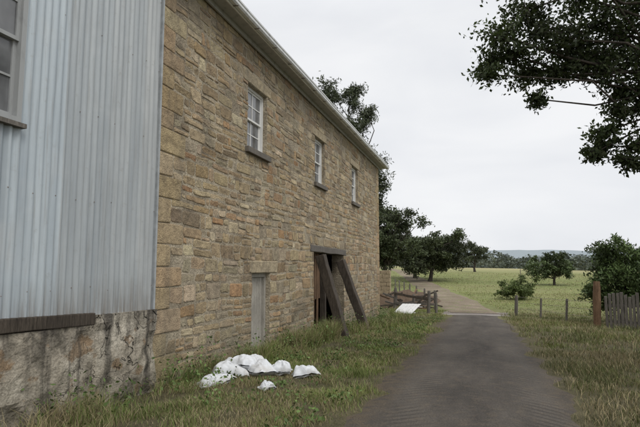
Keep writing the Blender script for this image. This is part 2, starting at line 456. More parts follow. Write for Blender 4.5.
# windows
def sash(nm, a, b, c, d, x, frame, parent, cols=2, rows=4):
    fw = .06
    V = []; F = []
    def bx(x0,x1,y0,y1,z0,z1):
        n = len(V)
        V.extend([(x0,y0,z0),(x1,y0,z0),(x1,y1,z0),(x0,y1,z0),(x0,y0,z1),(x1,y0,z1),(x1,y1,z1),(x0,y1,z1)])
        F.extend([tuple(n+q for q in f) for f in [(0,3,2,1),(4,5,6,7),(0,1,5,4),(1,2,6,5),(2,3,7,6),(3,0,4,7)]])
    bx(x-.1,x+.03,a,a+fw,c,d); bx(x-.1,x+.03,b-fw,b,c,d)
    bx(x-.1,x+.03,a+fw,b-fw,d-fw,d); bx(x-.1,x+.03,a+fw,b-fw,c,c+fw)
    zm = (c+d)/2
    for (p, q, xo) in ((zm-.02, d-fw, 0.), (c+fw, zm+.02, -.035)):
        s = .042; y0, y1 = a+fw, b-fw
        bx(x+xo-.035,x+xo-.002,y0,y0+s,p,q); bx(x+xo-.035,x+xo-.002,y1-s,y1,p,q)
        bx(x+xo-.034,x+xo-.003,y0+s,y1-s,q-s,q); bx(x+xo-.034,x+xo-.003,y0+s,y1-s,p,p+s)
        for i in range(1, cols):
            yy = y0+(y1-y0)*i/cols; bx(x+xo-.032,x+xo-.006,yy-.012,yy+.012,p+s,q-s)
        for i in range(1, rows//2):
            zz = p+(q-p)*i/(rows//2); bx(x+xo-.031,x+xo-.007,y0+s,y1-s,zz-.012,zz+.012)
    mesh_py(nm+'_frame', V, F, frame, parent=parent)
    V = []; F = []
    for (p, q, xo) in ((zm, d-fw, 0.), (c+fw, zm, -.035)):
        n = len(V); V += [(x+xo-.02,a+fw,p),(x+xo-.02,b-fw,p),(x+xo-.02,b-fw,q),(x+xo-.02,a+fw,q)]; F.append((n,n+1,n+2,n+3))
    mesh_py(nm+'_glass', V, F, GLASS, parent=parent)
SILL = m_plain('sill_stone', (.15,.135,.115))
for i, (a, b, c, d) in enumerate(wins):
    sash('window_%d' % (i+1), a+.003, b-.003, c+.003, d-.003, WX-.13, WHITE, bld)
    box('window_sill_%d' % (i+1), WX-.2, WX+.09, a-.1, b+.1, c-.13, c-.002, SILL, bld, .01)
# plank door
a, b, c, d = door
box('door_frame_1', WX-.24, WX-.10, a+.002, a+.08, c, d-.002, WDOOR, bld, .005)
box('door_frame_2', WX-.24, WX-.10, b-.08, b-.002, c, d-.002, WDOOR, bld, .005)
box('door_head', WX-.24, WX-.10, a+.08, b-.08, d-.09, d-.002, WDOOR, bld, .005)
for i in range(6):
    w = (b-a-.17)/6
    box('door_plank_%d' % (i+1), WX-.20-random.uniform(0,.006), WX-.165+random.uniform(-.004,.004), a+.085+i*w, a+.085+(i+1)*w-.008, c+.02, d-.095, WDOOR, bld, .004)
box('door_step', WX-.3, WX+.14, a-.08, b+.08, c-.25, c-.01, CONC, bld, .015)
# cart opening lintel + broken boards inside
beam('opening_lintel', (WX-.15,14.3,2.20), (WX-.15,18.5,2.18), .34, .19, WGREY, bld, .012, rough=.010)
box('opening_post_1', WX-.34, WX-.16, 14.67, 14.85, -.9, 2.095, WDARK, bld, .01)
box('opening_post_2', WX-.34, WX-.16, 16.35, 16.5, -.9, 2.095, WDARK, bld, .01)
for i in range(7):
    y = 15.0+i*.185; zt = 2.08; zl = random.uniform(-.5, 1.0) if i > 2 else random.uniform(-.9, -.2)
    beam('opening_board_%d' % (i+1), (WX-.30, y, zl), (WX-.30+random.uniform(-.02,.02), y+random.uniform(-.03,.03), zt), .03, .16, WBROWN, bld, 0, up=(0,1,0), rough=.004)
# raking shores
prop = empty('timber_shores')
beam('shore_1', (WX+.12,14.95,2.00), (-3.85,15.05,-.62), .26, .34, WDARK, prop, .02, up=(0,1,0), rough=.012)
beam('shore_2', (WX+.12,17.30,1.88), (-3.70,17.45,-.66), .26, .34, WDARK, prop, .02, up=(0,1,0), rough=.012)

# roof: corrugated sheets, soffit, fascia, gutter
OX = WX+.36; RY0, RY1 = 6.1, 25.6; cx = (WX+BX)/2; ridge = ZT+2.95; ez = ZT+.16
def corr_sheet(name, P, along, down, length, drop, pitch, amp, nrm, mat, colf, parent, thick=False):
    n = int(length/(pitch/6)); V = []; C = []
    P = Vector(P); along = Vector(along); down = Vector(down); nrm = Vector(nrm)
    for i in range(n+1):
        s = i*length/n; o = amp*math.cos(2*math.pi*s/pitch)
        for d in (0, drop): V.append(P+along*s+down*d+nrm*o); C.append(colf(s))
    F = [(2*i, 2*i+1, 2*i+3, 2*i+2) for i in range(n)]
    return mesh_py(name, V, F, mat, C, parent, True)
rc = lambda s: (.30,.30,.29)
sl = Vector((OX+.06-cx, 0, ez-ridge)); L_ = sl.length; sl.normalize()
corr_sheet('roof_slope_front', (cx,RY0,ridge), (0,1,0), sl, RY1-RY0, L_, .09, .012, sl.cross(Vector((0,1,0))), CORR, rc, bld)
sl2 = Vector((-sl.x, 0, sl.z))
corr_sheet('roof_slope_back', (cx,RY0,ridge), (0,1,0), sl2, RY1-RY0, L_, .09, .012, sl2.cross(Vector((0,-1,0))), CORR, rc, bld)
box('soffit', WX-.3, OX-.03, RY0+.02, RY1-.02, ZT+.002, ZT+.03, SOFFIT, bld)
box('wall_plate', WX+.035, WX+.075, Y0, Y1, ZT-.10, ZT-.001, SOFFIT, bld)
box('fascia', OX-.028, OX, RY0, RY1, ZT-.03, ZT+.15, WHITE, bld)
box('barge_board', cx, WX-.3, RY1-.02, RY1, ZT, ZT+.1, WHITE, bld)
prof = [(.002,.13),(.002,.0),(.03,-.012),(.075,-.012),(.105,.02),(.105,.075),(.118,.085),(.118,.12),(.105,.12)]
V = []; F = []; m = len(prof); ng = 26; random.seed(77)
for i in range(ng+1):
    y = RY0-.02+(RY1-RY0+.04)*i/ng; o = .008*math.sin(i*.9)+random.uniform(-.003,.003)
    for px, pz in prof: V.append((OX+px, y, ZT+pz+o))
for q in range(ng): F += [(q*m+i, q*m+i+1, (q+1)*m+i+1, (q+1)*m+i) for i in range(m-1)]
F += [tuple(range(m-1,-1,-1)), tuple(range(ng*m, (ng+1)*m))]
mesh_py('gutter', V, F, GUTTER, parent=bld)
for i in range(20):
    y = RY0+.4+i*.99; box('gutter_bracket_%d' % (i+1), OX+.0, OX+.112, y, y+.03, ZT-.022, ZT-.014, STEEL, bld)

# ------------------------------------------------------------------ corrugated shed (adjoining)
shed = empty('corrugated_iron_shed')
SY0, SY1 = -4.0, 6.70; wz = (3.05, 4.19, 3.16, 4.95)
pitch = .105; n = int((SY1-SY0)/(pitch/8)); yy = np.linspace(SY0, SY1, n+1)
zr = [None, 2.0, wz[2], wz[3], 6.5]
sheetc = {}
V = []; C = []
for y in yy:
    k = int((y-SY0)/.735); sheetc.setdefault(k, (random.uniform(.84,1.10), random.uniform(-.025,.012)))
    bot = .98+.11*(6.7-y)/4.0*.9
    o = .0165*math.cos(2*math.pi*y/pitch)+.007*(k % 2)
    for z in zr:
        z = bot+.012*(k % 2) if z is None else z
        s_, w_ = sheetc[k]
        V.append((WX+.052+o+.004*math.sin(z*2+k), y, z)); C.append(((.44+w_)*s_, .47*s_, (.485-w_)*s_))
F = []
for i in range(n):
    ym = (yy[i]+yy[i+1])/2
    for j in range(4):
        if j == 2 and wz[0] < ym < wz[1]: continue
        F.append((i*5+j, (i+1)*5+j, (i+1)*5+j+1, i*5+j+1))
mesh_py('iron_cladding', V, F, CORR, C, shed, True)
# roofing-nail heads on the girts
V = []; F = []; random.seed(5)
for zz in (1.35, 2.45, 3.55, 4.65, 5.75):
    y = 6.62
    while y > 1.5:
        yq = round(y/pitch)*pitch; x = WX+.052+.0165+.010; z_ = zz+random.uniform(-.03,.03)
        if not (wz[0]-.05 < yq < wz[1]+.05 and wz[2]-.1 < zz < wz[3]+.1) and random.random() < .8:
            n0 = len(V); V += [(x+.004, yq, z_)]+[(x-.004, yq+.009*math.cos(a_), z_+.009*math.sin(a_)) for a_ in [i*math.pi/3 for i in range(6)]]
            F += [(n0, n0+1+i, n0+1+(i+1)%6) for i in range(6)]
        y -= pitch*3
mesh_py('nail_heads', V, F, STEEL, parent=shed)
FL = m_plain('flashing', (.36,.38,.39), .5)
box('corner_flashing', WX+.03, WX+.078, SY1-.03, SY1+.012, 1.0, 6.5, FL, shed)
sash('shed_window', wz[0]+.0, wz[1]+.0, wz[2]-.02, wz[3]+.02, WX+.06, m_paint('grey_window_paint', (.34,.35,.35)), shed, 3, 4)
box('shed_window_sill', WX-.02, WX+.13, wz[0]-.05, wz[1]+.04, wz[2]-.07, wz[2]-.022, WGREY, shed)
box('shed_back', BX, BX+.3, SY0, SY1-.01, -.4, 6.5, CORR, shed)
box('shed_end', BX+.3, WX, SY0, SY0+.2, -.4, 6.5, DARKIN, shed)
box('shed_inner', WX-.35, WX-.30, SY0+.2, SY1-.01, 1.2, 6.45, DARKIN, shed)
box('shed_roof', BX-.2, WX+.3, SY0-.2, RY0-.05, 6.55, 6.65, CORR, shed)
def base_wall(nm, y0, y1, xo, zt0, zt1, sd):
    ny_, nz_ = int((y1-y0)/.05), 30; V = []
    for i in range(ny_+1):
        y = y0+(y1-y0)*i/ny_; zt = zt0+(zt1-zt0)*i/ny_
        for j in range(nz_+1):
            z = -.5+(zt+.5)*j/nz_
            spall = .05*float(np.clip((fbm(y*1.5+3, z*1.8, sd+9)-.55)*9, 0, 1))
            x = WX+xo+.06*(float(fbm(y*2.2, z*2.6, sd))-.5)+.035*(float(fbm(y*9, z*9, sd+4))-.5)-spall
            V.append((x, y, z))
    w = nz_+1
    F = [(i*w+j, (i+1)*w+j, (i+1)*w+j+1, i*w+j+1) for i in range(ny_) for j in range(nz_)]
    n = len(V)
    for i in range(ny_+1): V.append((WX-.4, V[i*w+nz_][1], V[i*w+nz_][2]))
    F += [(i*w+nz_, (i+1)*w+nz_, n+i+1, n+i) for i in range(ny_)]
    n = len(V)
    for j in range(w): V.append((WX-.4, y0, V[j][2]))
    F += [(j, j+1, n+j+1, n+j) for j in range(nz_)]
    n = len(V); 
    for j in range(w): V.append((WX-.4, y1, V[ny_*w+j][2]))
    F += [(ny_*w+j+1, ny_*w+j, n+j, n+j+1) for j in range(nz_)]
    mesh_py(nm, V, F, RENDER, parent=shed)
base_wall('masonry_base_a', SY0, 5.45, .075, 1.12, .90, 51)
base_wall('masonry_base_b', 5.45, 6.72, .115, 1.02, 1.0, 61)
beam('bottom_plate', (WX+.01, SY0+.1, 1.235), (WX+.01, 5.44, .975), .19, .15, WDARK, shed, .012, rough=.008, n=30)

# ------------------------------------------------------------------ vegetation builders
def leaf_mesh(C, size, col, rng, asp=.42, droop=0.):
    N = len(C)
    a = rng.normal(size=(N,3)); a[:,2] -= droop; a /= np.linalg.norm(a, axis=1)[:,None]
    b = rng.normal(size=(N,3)); b -= (b*a).sum(1)[:,None]*a; b /= np.linalg.norm(b, axis=1)[:,None]
    s = size[:,None]
    V = np.stack([C-a*s*.5, C+b*s*asp*.5-a*s*.05, C+a*s*.5, C-b*s*asp*.5-a*s*.05], 1).reshape(-1,3)
    F = np.arange(4*N).reshape(N,4)
    return V, F, np.repeat(col, 4, 0)
def tube(V, F, pts, radii, sides=6):
    n0 = len(V)
    for i, p in enumerate(pts):
        p = Vector(p); t = (Vector(pts[min(i+1,len(pts)-1)])-Vector(pts[max(i-1,0)])).normalized()
        s = t.cross(Vector((.31,.17,.93))).normalized(); u = s.cross(t)
        for k in range(sides):
            an = 2*math.pi*k/sides; V.append(p+(s*math.cos(an)+u*math.sin(an))*radii[i])
    for i in range(len(pts)-1):
        for k in range(sides):
            F.append((n0+i*sides+k, n0+i*sides+(k+1)%sides, n0+(i+1)*sides+(k+1)%sides, n0+(i+1)*sides+k))
def curve(a, b, n, wob, sag=0., rise=0.):
    a = np.array(a, float); b = np.array(b, float); L = np.linalg.norm(b-a); out = []
    for i in range(n+1):
        f = i/n; p = a+(b-a)*f; p[2] += rise*L*math.sin(math.pi*f)
        if 0 < i < n: p += np.array([random.gauss(0,wob*L) for _ in range(3)])
        out.append(tuple(p))
    return out
def tree(name, base, trunk_top, r0, clumps, csize, nleaf, lsize, col, seed, twigs=9, asp=.45, droop=.2, sides=7, flat=.75, var=.35, limb=.36, mat=None, fill=.15):
    rng = np.random.default_rng(seed); random.seed(seed)
    e = empty(name); V = []; F = []
    tr = curve(base, trunk_top, 6, .02)
    tube(V, F, tr, [r0*(1.25 if i == 0 else 1-.07*i) for i in range(7)], sides)
    LC = []; LS = []; LCo = []
    col = np.array(col)
    for (x, y, z, sc) in clumps:
        k = random.randint(3, 6); st = tr[k]
        br = curve(st, (x, y, z), 5, .035, rise=.06)
        rb = r0*limb*random.uniform(.6,1)*sc**.5
        tube(V, F, br, [rb*(1-.17*i)+.008 for i in range(6)], 5)
        cc = np.array((x, y, z)); R = csize*sc
        shade = rng.uniform(1-var, 1+var)
        for tw in range(twigs):
            d = rng.normal(size=3); d /= np.linalg.norm(d); d[2] = d[2]*flat
            end = cc+d*R*rng.uniform(.6,1.15); end[2] -= droop*R*.35
            st2 = cc+rng.normal(size=3)*R*.12
            tube(V, F, [tuple(st2), tuple((st2+end)/2+np.array([0,0,.08*R])), tuple(end)], [rb*.2+.003, rb*.12+.002, .002], 3)
            m = max(3, int(nleaf*sc/twigs)); f = rng.uniform(.1, 1.05, m)[:,None]
            pos = st2+(end-st2)*f+rng.normal(size=(m,3))*R*fill*np.array([1,1,.75])
            LC.append(pos); LS.append(lsize*rng.uniform(.6,1.25,m))
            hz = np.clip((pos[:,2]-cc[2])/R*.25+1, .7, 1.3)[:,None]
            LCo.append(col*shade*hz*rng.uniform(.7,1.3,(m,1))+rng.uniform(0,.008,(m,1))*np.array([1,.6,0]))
    mesh_py('trunk_and_limbs', V, F, BARK, parent=e, smooth=True)
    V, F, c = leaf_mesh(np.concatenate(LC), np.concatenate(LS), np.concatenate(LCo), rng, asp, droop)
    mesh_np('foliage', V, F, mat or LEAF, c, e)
    return e
def crown(cx, cy, cz, rx, ry, rz, n, seed, shell=.5, s=(.7,1.2)):
    rng = np.random.default_rng(seed); out = []
    while len(out) < n:
        d = rng.normal(size=3); d /= np.linalg.norm(d); r = rng.uniform(shell, 1.)**.6
        p = d*r*(1+.22*math.sin(d[0]*5+seed)+.15*math.cos(d[2]*7+seed))
        if p[2] < -.75: continue
        out.append((cx+p[0]*rx, cy+p[1]*ry, cz+p[2]*rz, rng.uniform(*s)))
    return out

# overhanging fig at the right of the lane
cl = [(.50,9.2,5.65,.9),(.18,9.1,4.95,.55),(.35,9.3,5.25,.6),(.98,9.9,5.2,.8),(.88,9.25,6.1,.9),(1.44,9.5,5.6,1.),(2.1,9.7,5.9,1.),(2.1,9.8,5.15,.85),
      (1.7,9.9,5.25,.8),(2.7,9.9,5.3,1.),(1.05,9.5,4.55,.45),(2.2,9.9,4.0,.6),(1.95,9.85,3.6,.4),(2.15,10.2,3.75,.5),(2.7,10,3.75,.7),(2.9,10,4.5,.8),(2.8,9.8,6.2,1.1),
      (2.5,10.1,4.75,.8),(1.5,9.2,6.6,1.),(.6,9.6,6.9,.9),(2.3,10.6,5.6,1.),(3.4,9.6,4.0,.8),(3.3,10.5,5.1,1),(1.2,9.9,6.0,.8),(3.0,9.9,4.1,.7),(1.9,9.6,6.4,1.),
      (1.4,9.6,5.05,.6),(.7,9.4,5.35,.7),(2.9,9.8,4.9,.9),(2.45,9.9,4.35,.55),(2.6,10.4,5.9,1.),(1.8,10.2,5.7,.9),(2.5,9.8,3.45,.5)]
cl += [(c[0]+.3, c[1], c[2]+.2, c[3]) for c in crown(6.4, 10.5, 6.8, 3.2, 4.0, 2.6, 26, 12, .5, (1.1,1.6))]
tree('fig_tree', (6.6,10.6,float(H(6.6,10.6))-.1), (6.2,10.5,4.6), .36, cl, .60, 900, .090, (.040,.056,.023), 5, twigs=22, asp=.5, droop=.35, flat=.75, var=.3, limb=.15, mat=LEAFT, fill=.17)

# tree behind the barn
tree('eucalyptus_tree', (-8.2,31.5,-.9), (-8.0,31,8.0), .3,
     crown(-8.2,31,9.8,2.3,2.2,3.2,30,3,.3,(.6,1.0))+[(-7.2,31,13.0,.6),(-7.8,31,12.7,.8),(-8.6,31,12.6,.8),(-7.3,31,12.0,.8),(-6.5,31,11.4,.7),(-6.7,31,10.6,.8),(-9.0,31,11.8,.8),
      (-5.9,30.5,8.0,.8),(-5.7,30,7.2,.8),(-5.6,30.4,6.4,.8),(-6.0,30.4,5.6,.8)],
     1.05, 800, .22, (.055,.070,.038), 9, twigs=14, asp=.28, droop=.3, flat=.9, var=.25, fill=.17)
# paddock trees
g = lambda x, y: float(H(x, y))-.1
tree('gum_tree', (-10.6,60,g(-10.6,60)), (-10.8,60,3.8), .32, crown(-10.9,60,5.2,4.9,4,4.3,68,21,.25), 1.35, 400, .32, (.050,.065,.031), 31, twigs=10, var=.45)
tree('gum_tree', (-6.6,72,g(-6.6,72)), (-6.4,72,3.2), .3, crown(-6.8,72,3.9,4.6,4,3.4,56,22,.25), 1.35, 380, .34, (.055,.070,.034), 32, twigs=10, var=.45)
tree('gum_tree', (-15.0,64,g(-15,64)), (-15.0,64,5), .32, crown(-14.6,64,6.2,4.6,4,4.6,54,23,.25), 1.4, 380, .33, (.050,.064,.032), 33, twigs=10, var=.45)
tree('gum_tree', (-9.6,80,g(-9.6,80)), (-9.6,80,3.8), .3, crown(-9.4,80,4.2,5.8,4,3.6,50,29,.25), 1.5, 340, .4, (.055,.070,.036), 39, twigs=10, var=.4)
tree('gum_tree', (-1.2,118,g(-1.2,118)), (-1.2,118,4.0), .26, crown(-1.0,118,5.4,3.0,3,2.3,24,24,.3), 1.2, 240, .42, (.075,.09,.055), 34, twigs=8)
tree('gum_tree', (8.2,66,g(8.2,66)), (8.3,66,1.2), .16, crown(8.3,66,1.9,3.1,2.4,1.5,32,25,.1), .9, 300, .28, (.060,.085,.034), 35, twigs=8, var=.45)
tree('paddock_bush', (2.9,42,g(2.9,42)), (2.9,42,.0), .1, crown(2.9,42,.1,1.9,1.4,1.0,28,26,.1), .5, 300, .14, (.095,.13,.04), 36, twigs=8)
tree('garden_shrub', (5.6,24.5,g(5.6,24.5)), (5.6,24.4,.6), .1, crown(5.6,24.6,1.1,1.7,1.2,1.6,36,27,.2), .66, 480, .17, (.068,.105,.034), 37, twigs=12, asp=.32, droop=.5)
tree('garden_shrub', (8.4,23.5,g(8.4,23.5)), (8.4,23.5,.8), .1, crown(8.2,23.5,1.3,2.2,1.3,2.1,42,28,.2), .66, 480, .17, (.062,.095,.034), 38, twigs=12, asp=.32, droop=.5)

# distant tree belts; aerial haze is mixed into their leaf colours
def belt(name, segs, seed, col, lsize):
    rng = np.random.default_rng(seed); LC = []; LS = []; CC = []
    for (xa, ya, xb, yb_, n, h0, h1) in segs:
        for i in range(n):
            f = rng.uniform(); x = xa+(xb-xa)*f; y = ya+(yb_-ya)*f+rng.normal()*8; h = rng.uniform(h0, h1); r = h*rng.uniform(.45,.8)
            z = float(H(x, y)); m = 170
            d = rng.normal(size=(m,3)); d /= np.linalg.norm(d,axis=1)[:,None]; d *= rng.uniform(.3,1,(m,1))**.5
            LC.append(np.array([x, y, z+h*.55])+d*np.array([r, r, h*.5])); LS.append(np.full(m, lsize*h/6)*rng.uniform(.6,1.3,m))
            CC.append(np.array(col)*rng.uniform(.75,1.25)*rng.uniform(.8,1.2,(m,1)))
    V, F, c = leaf_mesh(np.concatenate(LC), np.concatenate(LS), np.concatenate(CC), rng, .7)
    mesh_np(name, V, F, LEAF, c)
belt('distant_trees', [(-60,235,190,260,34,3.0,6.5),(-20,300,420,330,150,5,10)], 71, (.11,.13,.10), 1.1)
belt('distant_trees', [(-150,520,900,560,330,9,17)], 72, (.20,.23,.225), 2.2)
# far hills, grey-blue because distance haze is painted into the colour
hx = np.linspace(-500, 1900, 160); V = []; F = []
for i, x in enumerate(hx):
    t = 20+34*float(fbm(x*.0022, 3, 41))+4*float(fbm(x*.02, 8, 42))
    for (yo, zf) in ((900, -.4), (980, .55), (1060, 1.)): V.append((x, yo+60*math.sin(x*.004), t*zf if zf > 0 else -12))
F = [(i*3+j, (i+1)*3+j, (i+1)*3+j+1, i*3+j+1) for i in range(159) for j in range(2)]
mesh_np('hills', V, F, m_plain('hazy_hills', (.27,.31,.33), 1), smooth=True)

# ------------------------------------------------------------------ grass
def blades(name, X, Y, h, w, col, seed):
    rng = np.random.default_rng(seed); N = len(X); Z = H(X, Y)-.01
    an = rng.uniform(0, 2*np.pi, N); sx, sy = np.cos(an)*w/2, np.sin(an)*w/2
    la = rng.uniform(0, 2*np.pi, N); ln = h*rng.uniform(.1,.85,N); lx, ly = np.cos(la)*ln, np.sin(la)*ln
    hh = h*rng.uniform(.7,1,N)
    P = lambda a, b, c: np.stack([a, b, c], 1)
    V = np.stack([P(X-sx,Y-sy,Z), P(X+sx,Y+sy,Z), P(X-sx*.75+lx*.35,Y-sy*.75+ly*.35,Z+hh*.6), P(X+sx*.75+lx*.35,Y+sy*.75+ly*.35,Z+hh*.6), P(X+lx,Y+ly,Z+hh*.95)], 1).reshape(-1,3)
    b = (np.arange(N)*5)[:,None]
    F = np.concatenate([b+np.array([[0,1,3]]), b+np.array([[0,3,2]]), b+np.array([[2,3,4]])], 0)
    mesh_np(name, V, F, GRASS, np.repeat(col, 5, 0))
def gcol(X, Y, rng, straw=.2, green=(.085,.125,.035)):
    N = len(X); g_ = np.array(green)*rng.uniform(.6,1.35,(N,1)); s_ = np.array([.34,.285,.16])*rng.uniform(.5,1.2,(N,1))
    m = (rng.uniform(size=N) < straw*2.2*np.clip(fbm(X*1.1, Y*1.1, 77)*1.8-.35, .08, 1))[:,None]
    t = fbm(X*.8, Y*.8, 79)[:,None]
    return np.where(m, s_, g_*(.6+.85*t)+np.array([.04,.012,0])*t)
rng = np.random.default_rng(11)
parts = []
def area(n, x0, x1, y0, y1, keep, hf, wf, straw, green=(.135,.19,.055)):
    X = rng.uniform(x0, x1, n); Y = rng.uniform(y0, y1, n); k_ = rng.uniform(size=n) < keep(X, Y); X, Y = X[k_], Y[k_]
    parts.append((X, Y, hf(X, Y)*rng.uniform(.4,1.2,len(X)), np.full(len(X), wf), gcol(X, Y, rng, straw, green)))
def keepL(X, Y):
    edge = np.clip((RL(Y)+.15-X)/.6, 0, 1)**1.3; p = np.clip(fbm(X*1.4, Y*1.4, 55)*3.6-1.1, .07, 1)
    return np.where(X < WX+.12, 0, edge*p)
def hL(X, Y):
    wall = np.clip((X*-1-3.6)/.9, 0, 1)*np.clip(fbm(X*.9, Y*.9, 65)*2.8-.9, 0.05, 1.2)
    tuft = np.clip(fbm(X*2.6, Y*2.6, 166)*3-1.6, 0, 1)
    return .045+.14*fbm(X*1.7, Y*1.7, 66)**1.5+.28*wall+.10*tuft
area(90000, -4.7, -1.2, 3.2, 9.5, keepL, hL, .006, .38)
area(70000, -4.7, -1.2, 9.5, 17, keepL, hL, .009, .32)
area(45000, -4.7, -1.2, 17, 31, keepL, hL, .014, .25)
kW = lambda X, Y: np.clip(fbm(X*2.6, Y*1.6, 85)*5-2.5, .0, 1)
area(9000, -4.6, -4.1, 6, 10, kW, lambda X, Y: .30+.25*fbm(X, Y, 5), .007, .35)
area(10000, -4.6, -3.9, 11.2, 14.6, kW, lambda X, Y: .36+.38*fbm(X*2, Y*2, 5), .009, .4)
area(9000, -3.9, -2.9, 15.5, 25, kW, lambda X, Y: .32+.2*fbm(X, Y, 5), .012, .3)
kR = lambda X, Y: np.clip((X-RR(Y)+.12)/.5, 0, 1)*np.clip(fbm(X*1.2, Y*1.2, 56)*3.4-1., .10, 1)
area(65000, .9, 7.5, 6, 14, kR, lambda X, Y: .06+.14*fbm(X*1.5, Y*1.5, 67), .008, .35, (.085,.11,.038))
area(50000, .9, 9.5, 14, 30, kR, lambda X, Y: .08+.18*fbm(X*1.2, Y*1.2, 68), .014, .3, (.11,.145,.048))
blades('grass', *[np.concatenate([p[i] for p in parts]) for i in range(5)], 91)
parts.clear()
kF = lambda X, Y: (np.abs(X-trackx(Y)) > 1.3+.8*vnoise(X*.5, Y*.5, 3))*np.clip(fbm(X*.4, Y*.4, 57)*2.4-.4, .2, 1)
area(45000, -12, 20, 30, 50, kF, lambda X, Y: .06+.09*fbm(X*.8, Y*.8, 69), .03, .25, (.20,.245,.085))
area(35000, -24, 60, 50, 110, kF, lambda X, Y: .07+.11*fbm(X*.3, Y*.3, 70), .07, .3, (.22,.255,.095))
blades('pasture_grass', *[np.concatenate([p[i] for p in parts]) for i in range(5)], 92)

# broad-leaf weeds in the verge
LC = []; LS = []; CC = []
for i in range(420):
    x = rng.uniform(-4.6, -1.7); y = rng.uniform(4.5, 24)
    if rng.uniform() > .3 and -4.0 < x: continue
    hgt = rng.uniform(.08, .32)*(2.3 if x < -4 else .8); m = rng.integers(16, 60); z = float(H(x, y))
    sp_ = .07+.25*hgt
    p = np.array([x, y, z])+np.stack([rng.normal(0, sp_, m), rng.normal(0, sp_, m), rng.uniform(.02, hgt, m)], 1)
    p[:,0] = np.maximum(p[:,0], WX+.08)
    LC.append(p); LS.append(rng.uniform(.03,.08,m)); CC.append(np.array([.11,.165,.05])*rng.uniform(.55,1.3)*rng.uniform(.7,1.3,(m,1)))
V, F, c = leaf_mesh(np.concatenate(LC), np.concatenate(LS), np.concatenate(CC), rng, .5)
mesh_np('weeds', V, F, LEAF, c)

# ------------------------------------------------------------------ sacks (collapsed woven bags)
from mathutils import noise as mnoise
def sack(x, y, L_, W_, T_, rot, seed, zoff=0., bend=.0):
    n = 44; V = []; F = []; off = Vector((seed*3.7, seed*1.9, seed*.7)); rs = random.Random(seed)
    k1, k2 = rs.uniform(.15,.45), rs.uniform(-.3,.3)
    for side in (1, -1):
        for i in range(n+1):
            for j in range(n+1):
                u = i/n*2-1; v = j/n*2-1
                prof = max(0, 1-abs(u)**3)**.6*max(0, 1-abs(v)**3)**.6
                neck = 1-.5*max(0, (u-.55)/.45)*max(0, 1-abs(u-.8)*4)      # gathered towards the mouth
                pu = u*(1-.08*(1-abs(v))**.8); pv = v*(1-.12*(1-abs(u))**.8)*(1+k2*u*.4)*neck
                p = Vector((pu*L_/2, pv*W_/2, 0)); q = Vector((pu*1.2, pv*1.0, side*.5))+off
                fill = prof*(1-k1*u)*T_*(1.0 if side > 0 else .4)*(1+.45*mnoise.noise(q*1.1))
                cre = (1-abs(mnoise.noise(q*1.8+off))*2.2)*.032+(1-abs(mnoise.noise(Vector((q.x*2.5,q.y*8,q.z))+off))*2.)*.014
                z = side*fill+(cre*(.3+.7*prof) if side > 0 else -cre*.2)
                z += bend*math.cos(u*2.2+seed)+.03*mnoise.noise(q*1.2+off*2)
                V.append((p.x+.02*mnoise.noise(q*2), p.y+.03*mnoise.noise(q*2+off), z))
    w = n+1; N0 = w*w
    for i in range(n):
        for j in range(n):
            F.append((i*w+j, (i+1)*w+j, (i+1)*w+j+1, i*w+j+1)); F.append((N0+i*w+j, N0+i*w+j+1, N0+(i+1)*w+j+1, N0+(i+1)*w+j))
    o = mesh_py('white_sack', V, F, SACK, smooth=True)
    zmin = min(v[2] for v in V)
    o.location = (x, y, float(H(x, y))-zmin*.75+zoff+.01); o.rotation_euler = (rs.uniform(-.12,.12), rs.uniform(-.12,.12), rot)
for a in [(-4.02,7.95,.62,.44,.15,.5,1,0,.02),(-3.62,8.20,.68,.42,.16,-.6,2,.0,.03),(-3.85,8.30,.60,.40,.14,1.2,3,.13,.03),(-3.95,7.35,.60,.30,.07,.9,4,0,.02),
          (-3.30,8.40,.36,.26,.12,.2,5,0,.02),(-2.85,8.40,.46,.26,.09,.5,6,0,.02),(-3.05,7.25,.24,.16,.05,1.,7,0,.01),(-4.2,8.45,.5,.36,.13,.1,8,.03,.02)]:
    sack(*a)

# ------------------------------------------------------------------ grid, fences, debris
cg = empty('cattle_grid'); gz = -.80
box('kerb_near', -2.05, 1.35, 28.0, 28.22, gz-.2, gz+.035, CONC, cg, .015)
box('kerb_far', -2.05, 1.35, 29.9, 30.12, gz-.22, gz+.02, CONC, cg, .015)
for i in range(10):
    y = 28.32+i*.165; box('rail_%d' % (i+1), -2.0, 1.3, y, y+.07, gz-.04, gz+.028, STEEL, cg, .008)
def post(nm, x, y, h, r=.08, mat=WGREY, parent=None, lean=(0,0)):
    z = float(H(x, y)); V = []; F = []
    random.seed(int(x*100+y*10)); pts = [(x+lean[0]*f, y+lean[1]*f, z-.1+(h+.1)*f) for f in (0,.3,.6,.9,1)]
    tube(V, F, pts, [r*random.uniform(.9,1.1) for _ in pts[:-1]]+[r*.8], 9); n = len(V); F.append(tuple(range(n-9, n)))
    return mesh_py(nm, V, F, mat, parent=parent)
f1 = empty('post_and_rail_fence')
for i, (x, y, h, r) in enumerate([(-4.55,28.6,1.35,.10),(-3.6,28.9,1.0,.07),(-2.75,28.6,1.2,.09),(-2.35,28.8,1.1,.07),(1.65,28.5,1.05,.08),(2.7,27.4,.95,.05),(4.25,22.6,1.75,.14),(3.5,25.0,1.0,.05)]):
    post('post_%d' % (i+1), x, y, h, r, WGREY if i != 6 else WBROWN, f1, (random.uniform(-.08,.08), random.uniform(-.05,.05)))
beam('rail_1', (-4.55,28.5,.25), (-2.75,28.5,-.05), .05, .13, WDARK, f1, .008, rough=.01)
beam('rail_2', (-4.6,28.52,-.25), (-2.4,28.6,-.32), .05, .12, WGREY, f1, .008, rough=.01)
beam('rail_3', (-3.8,28.3,-.8), (-2.8,28.55,.25), .05, .11, WDARK, f1, .008, rough=.01)
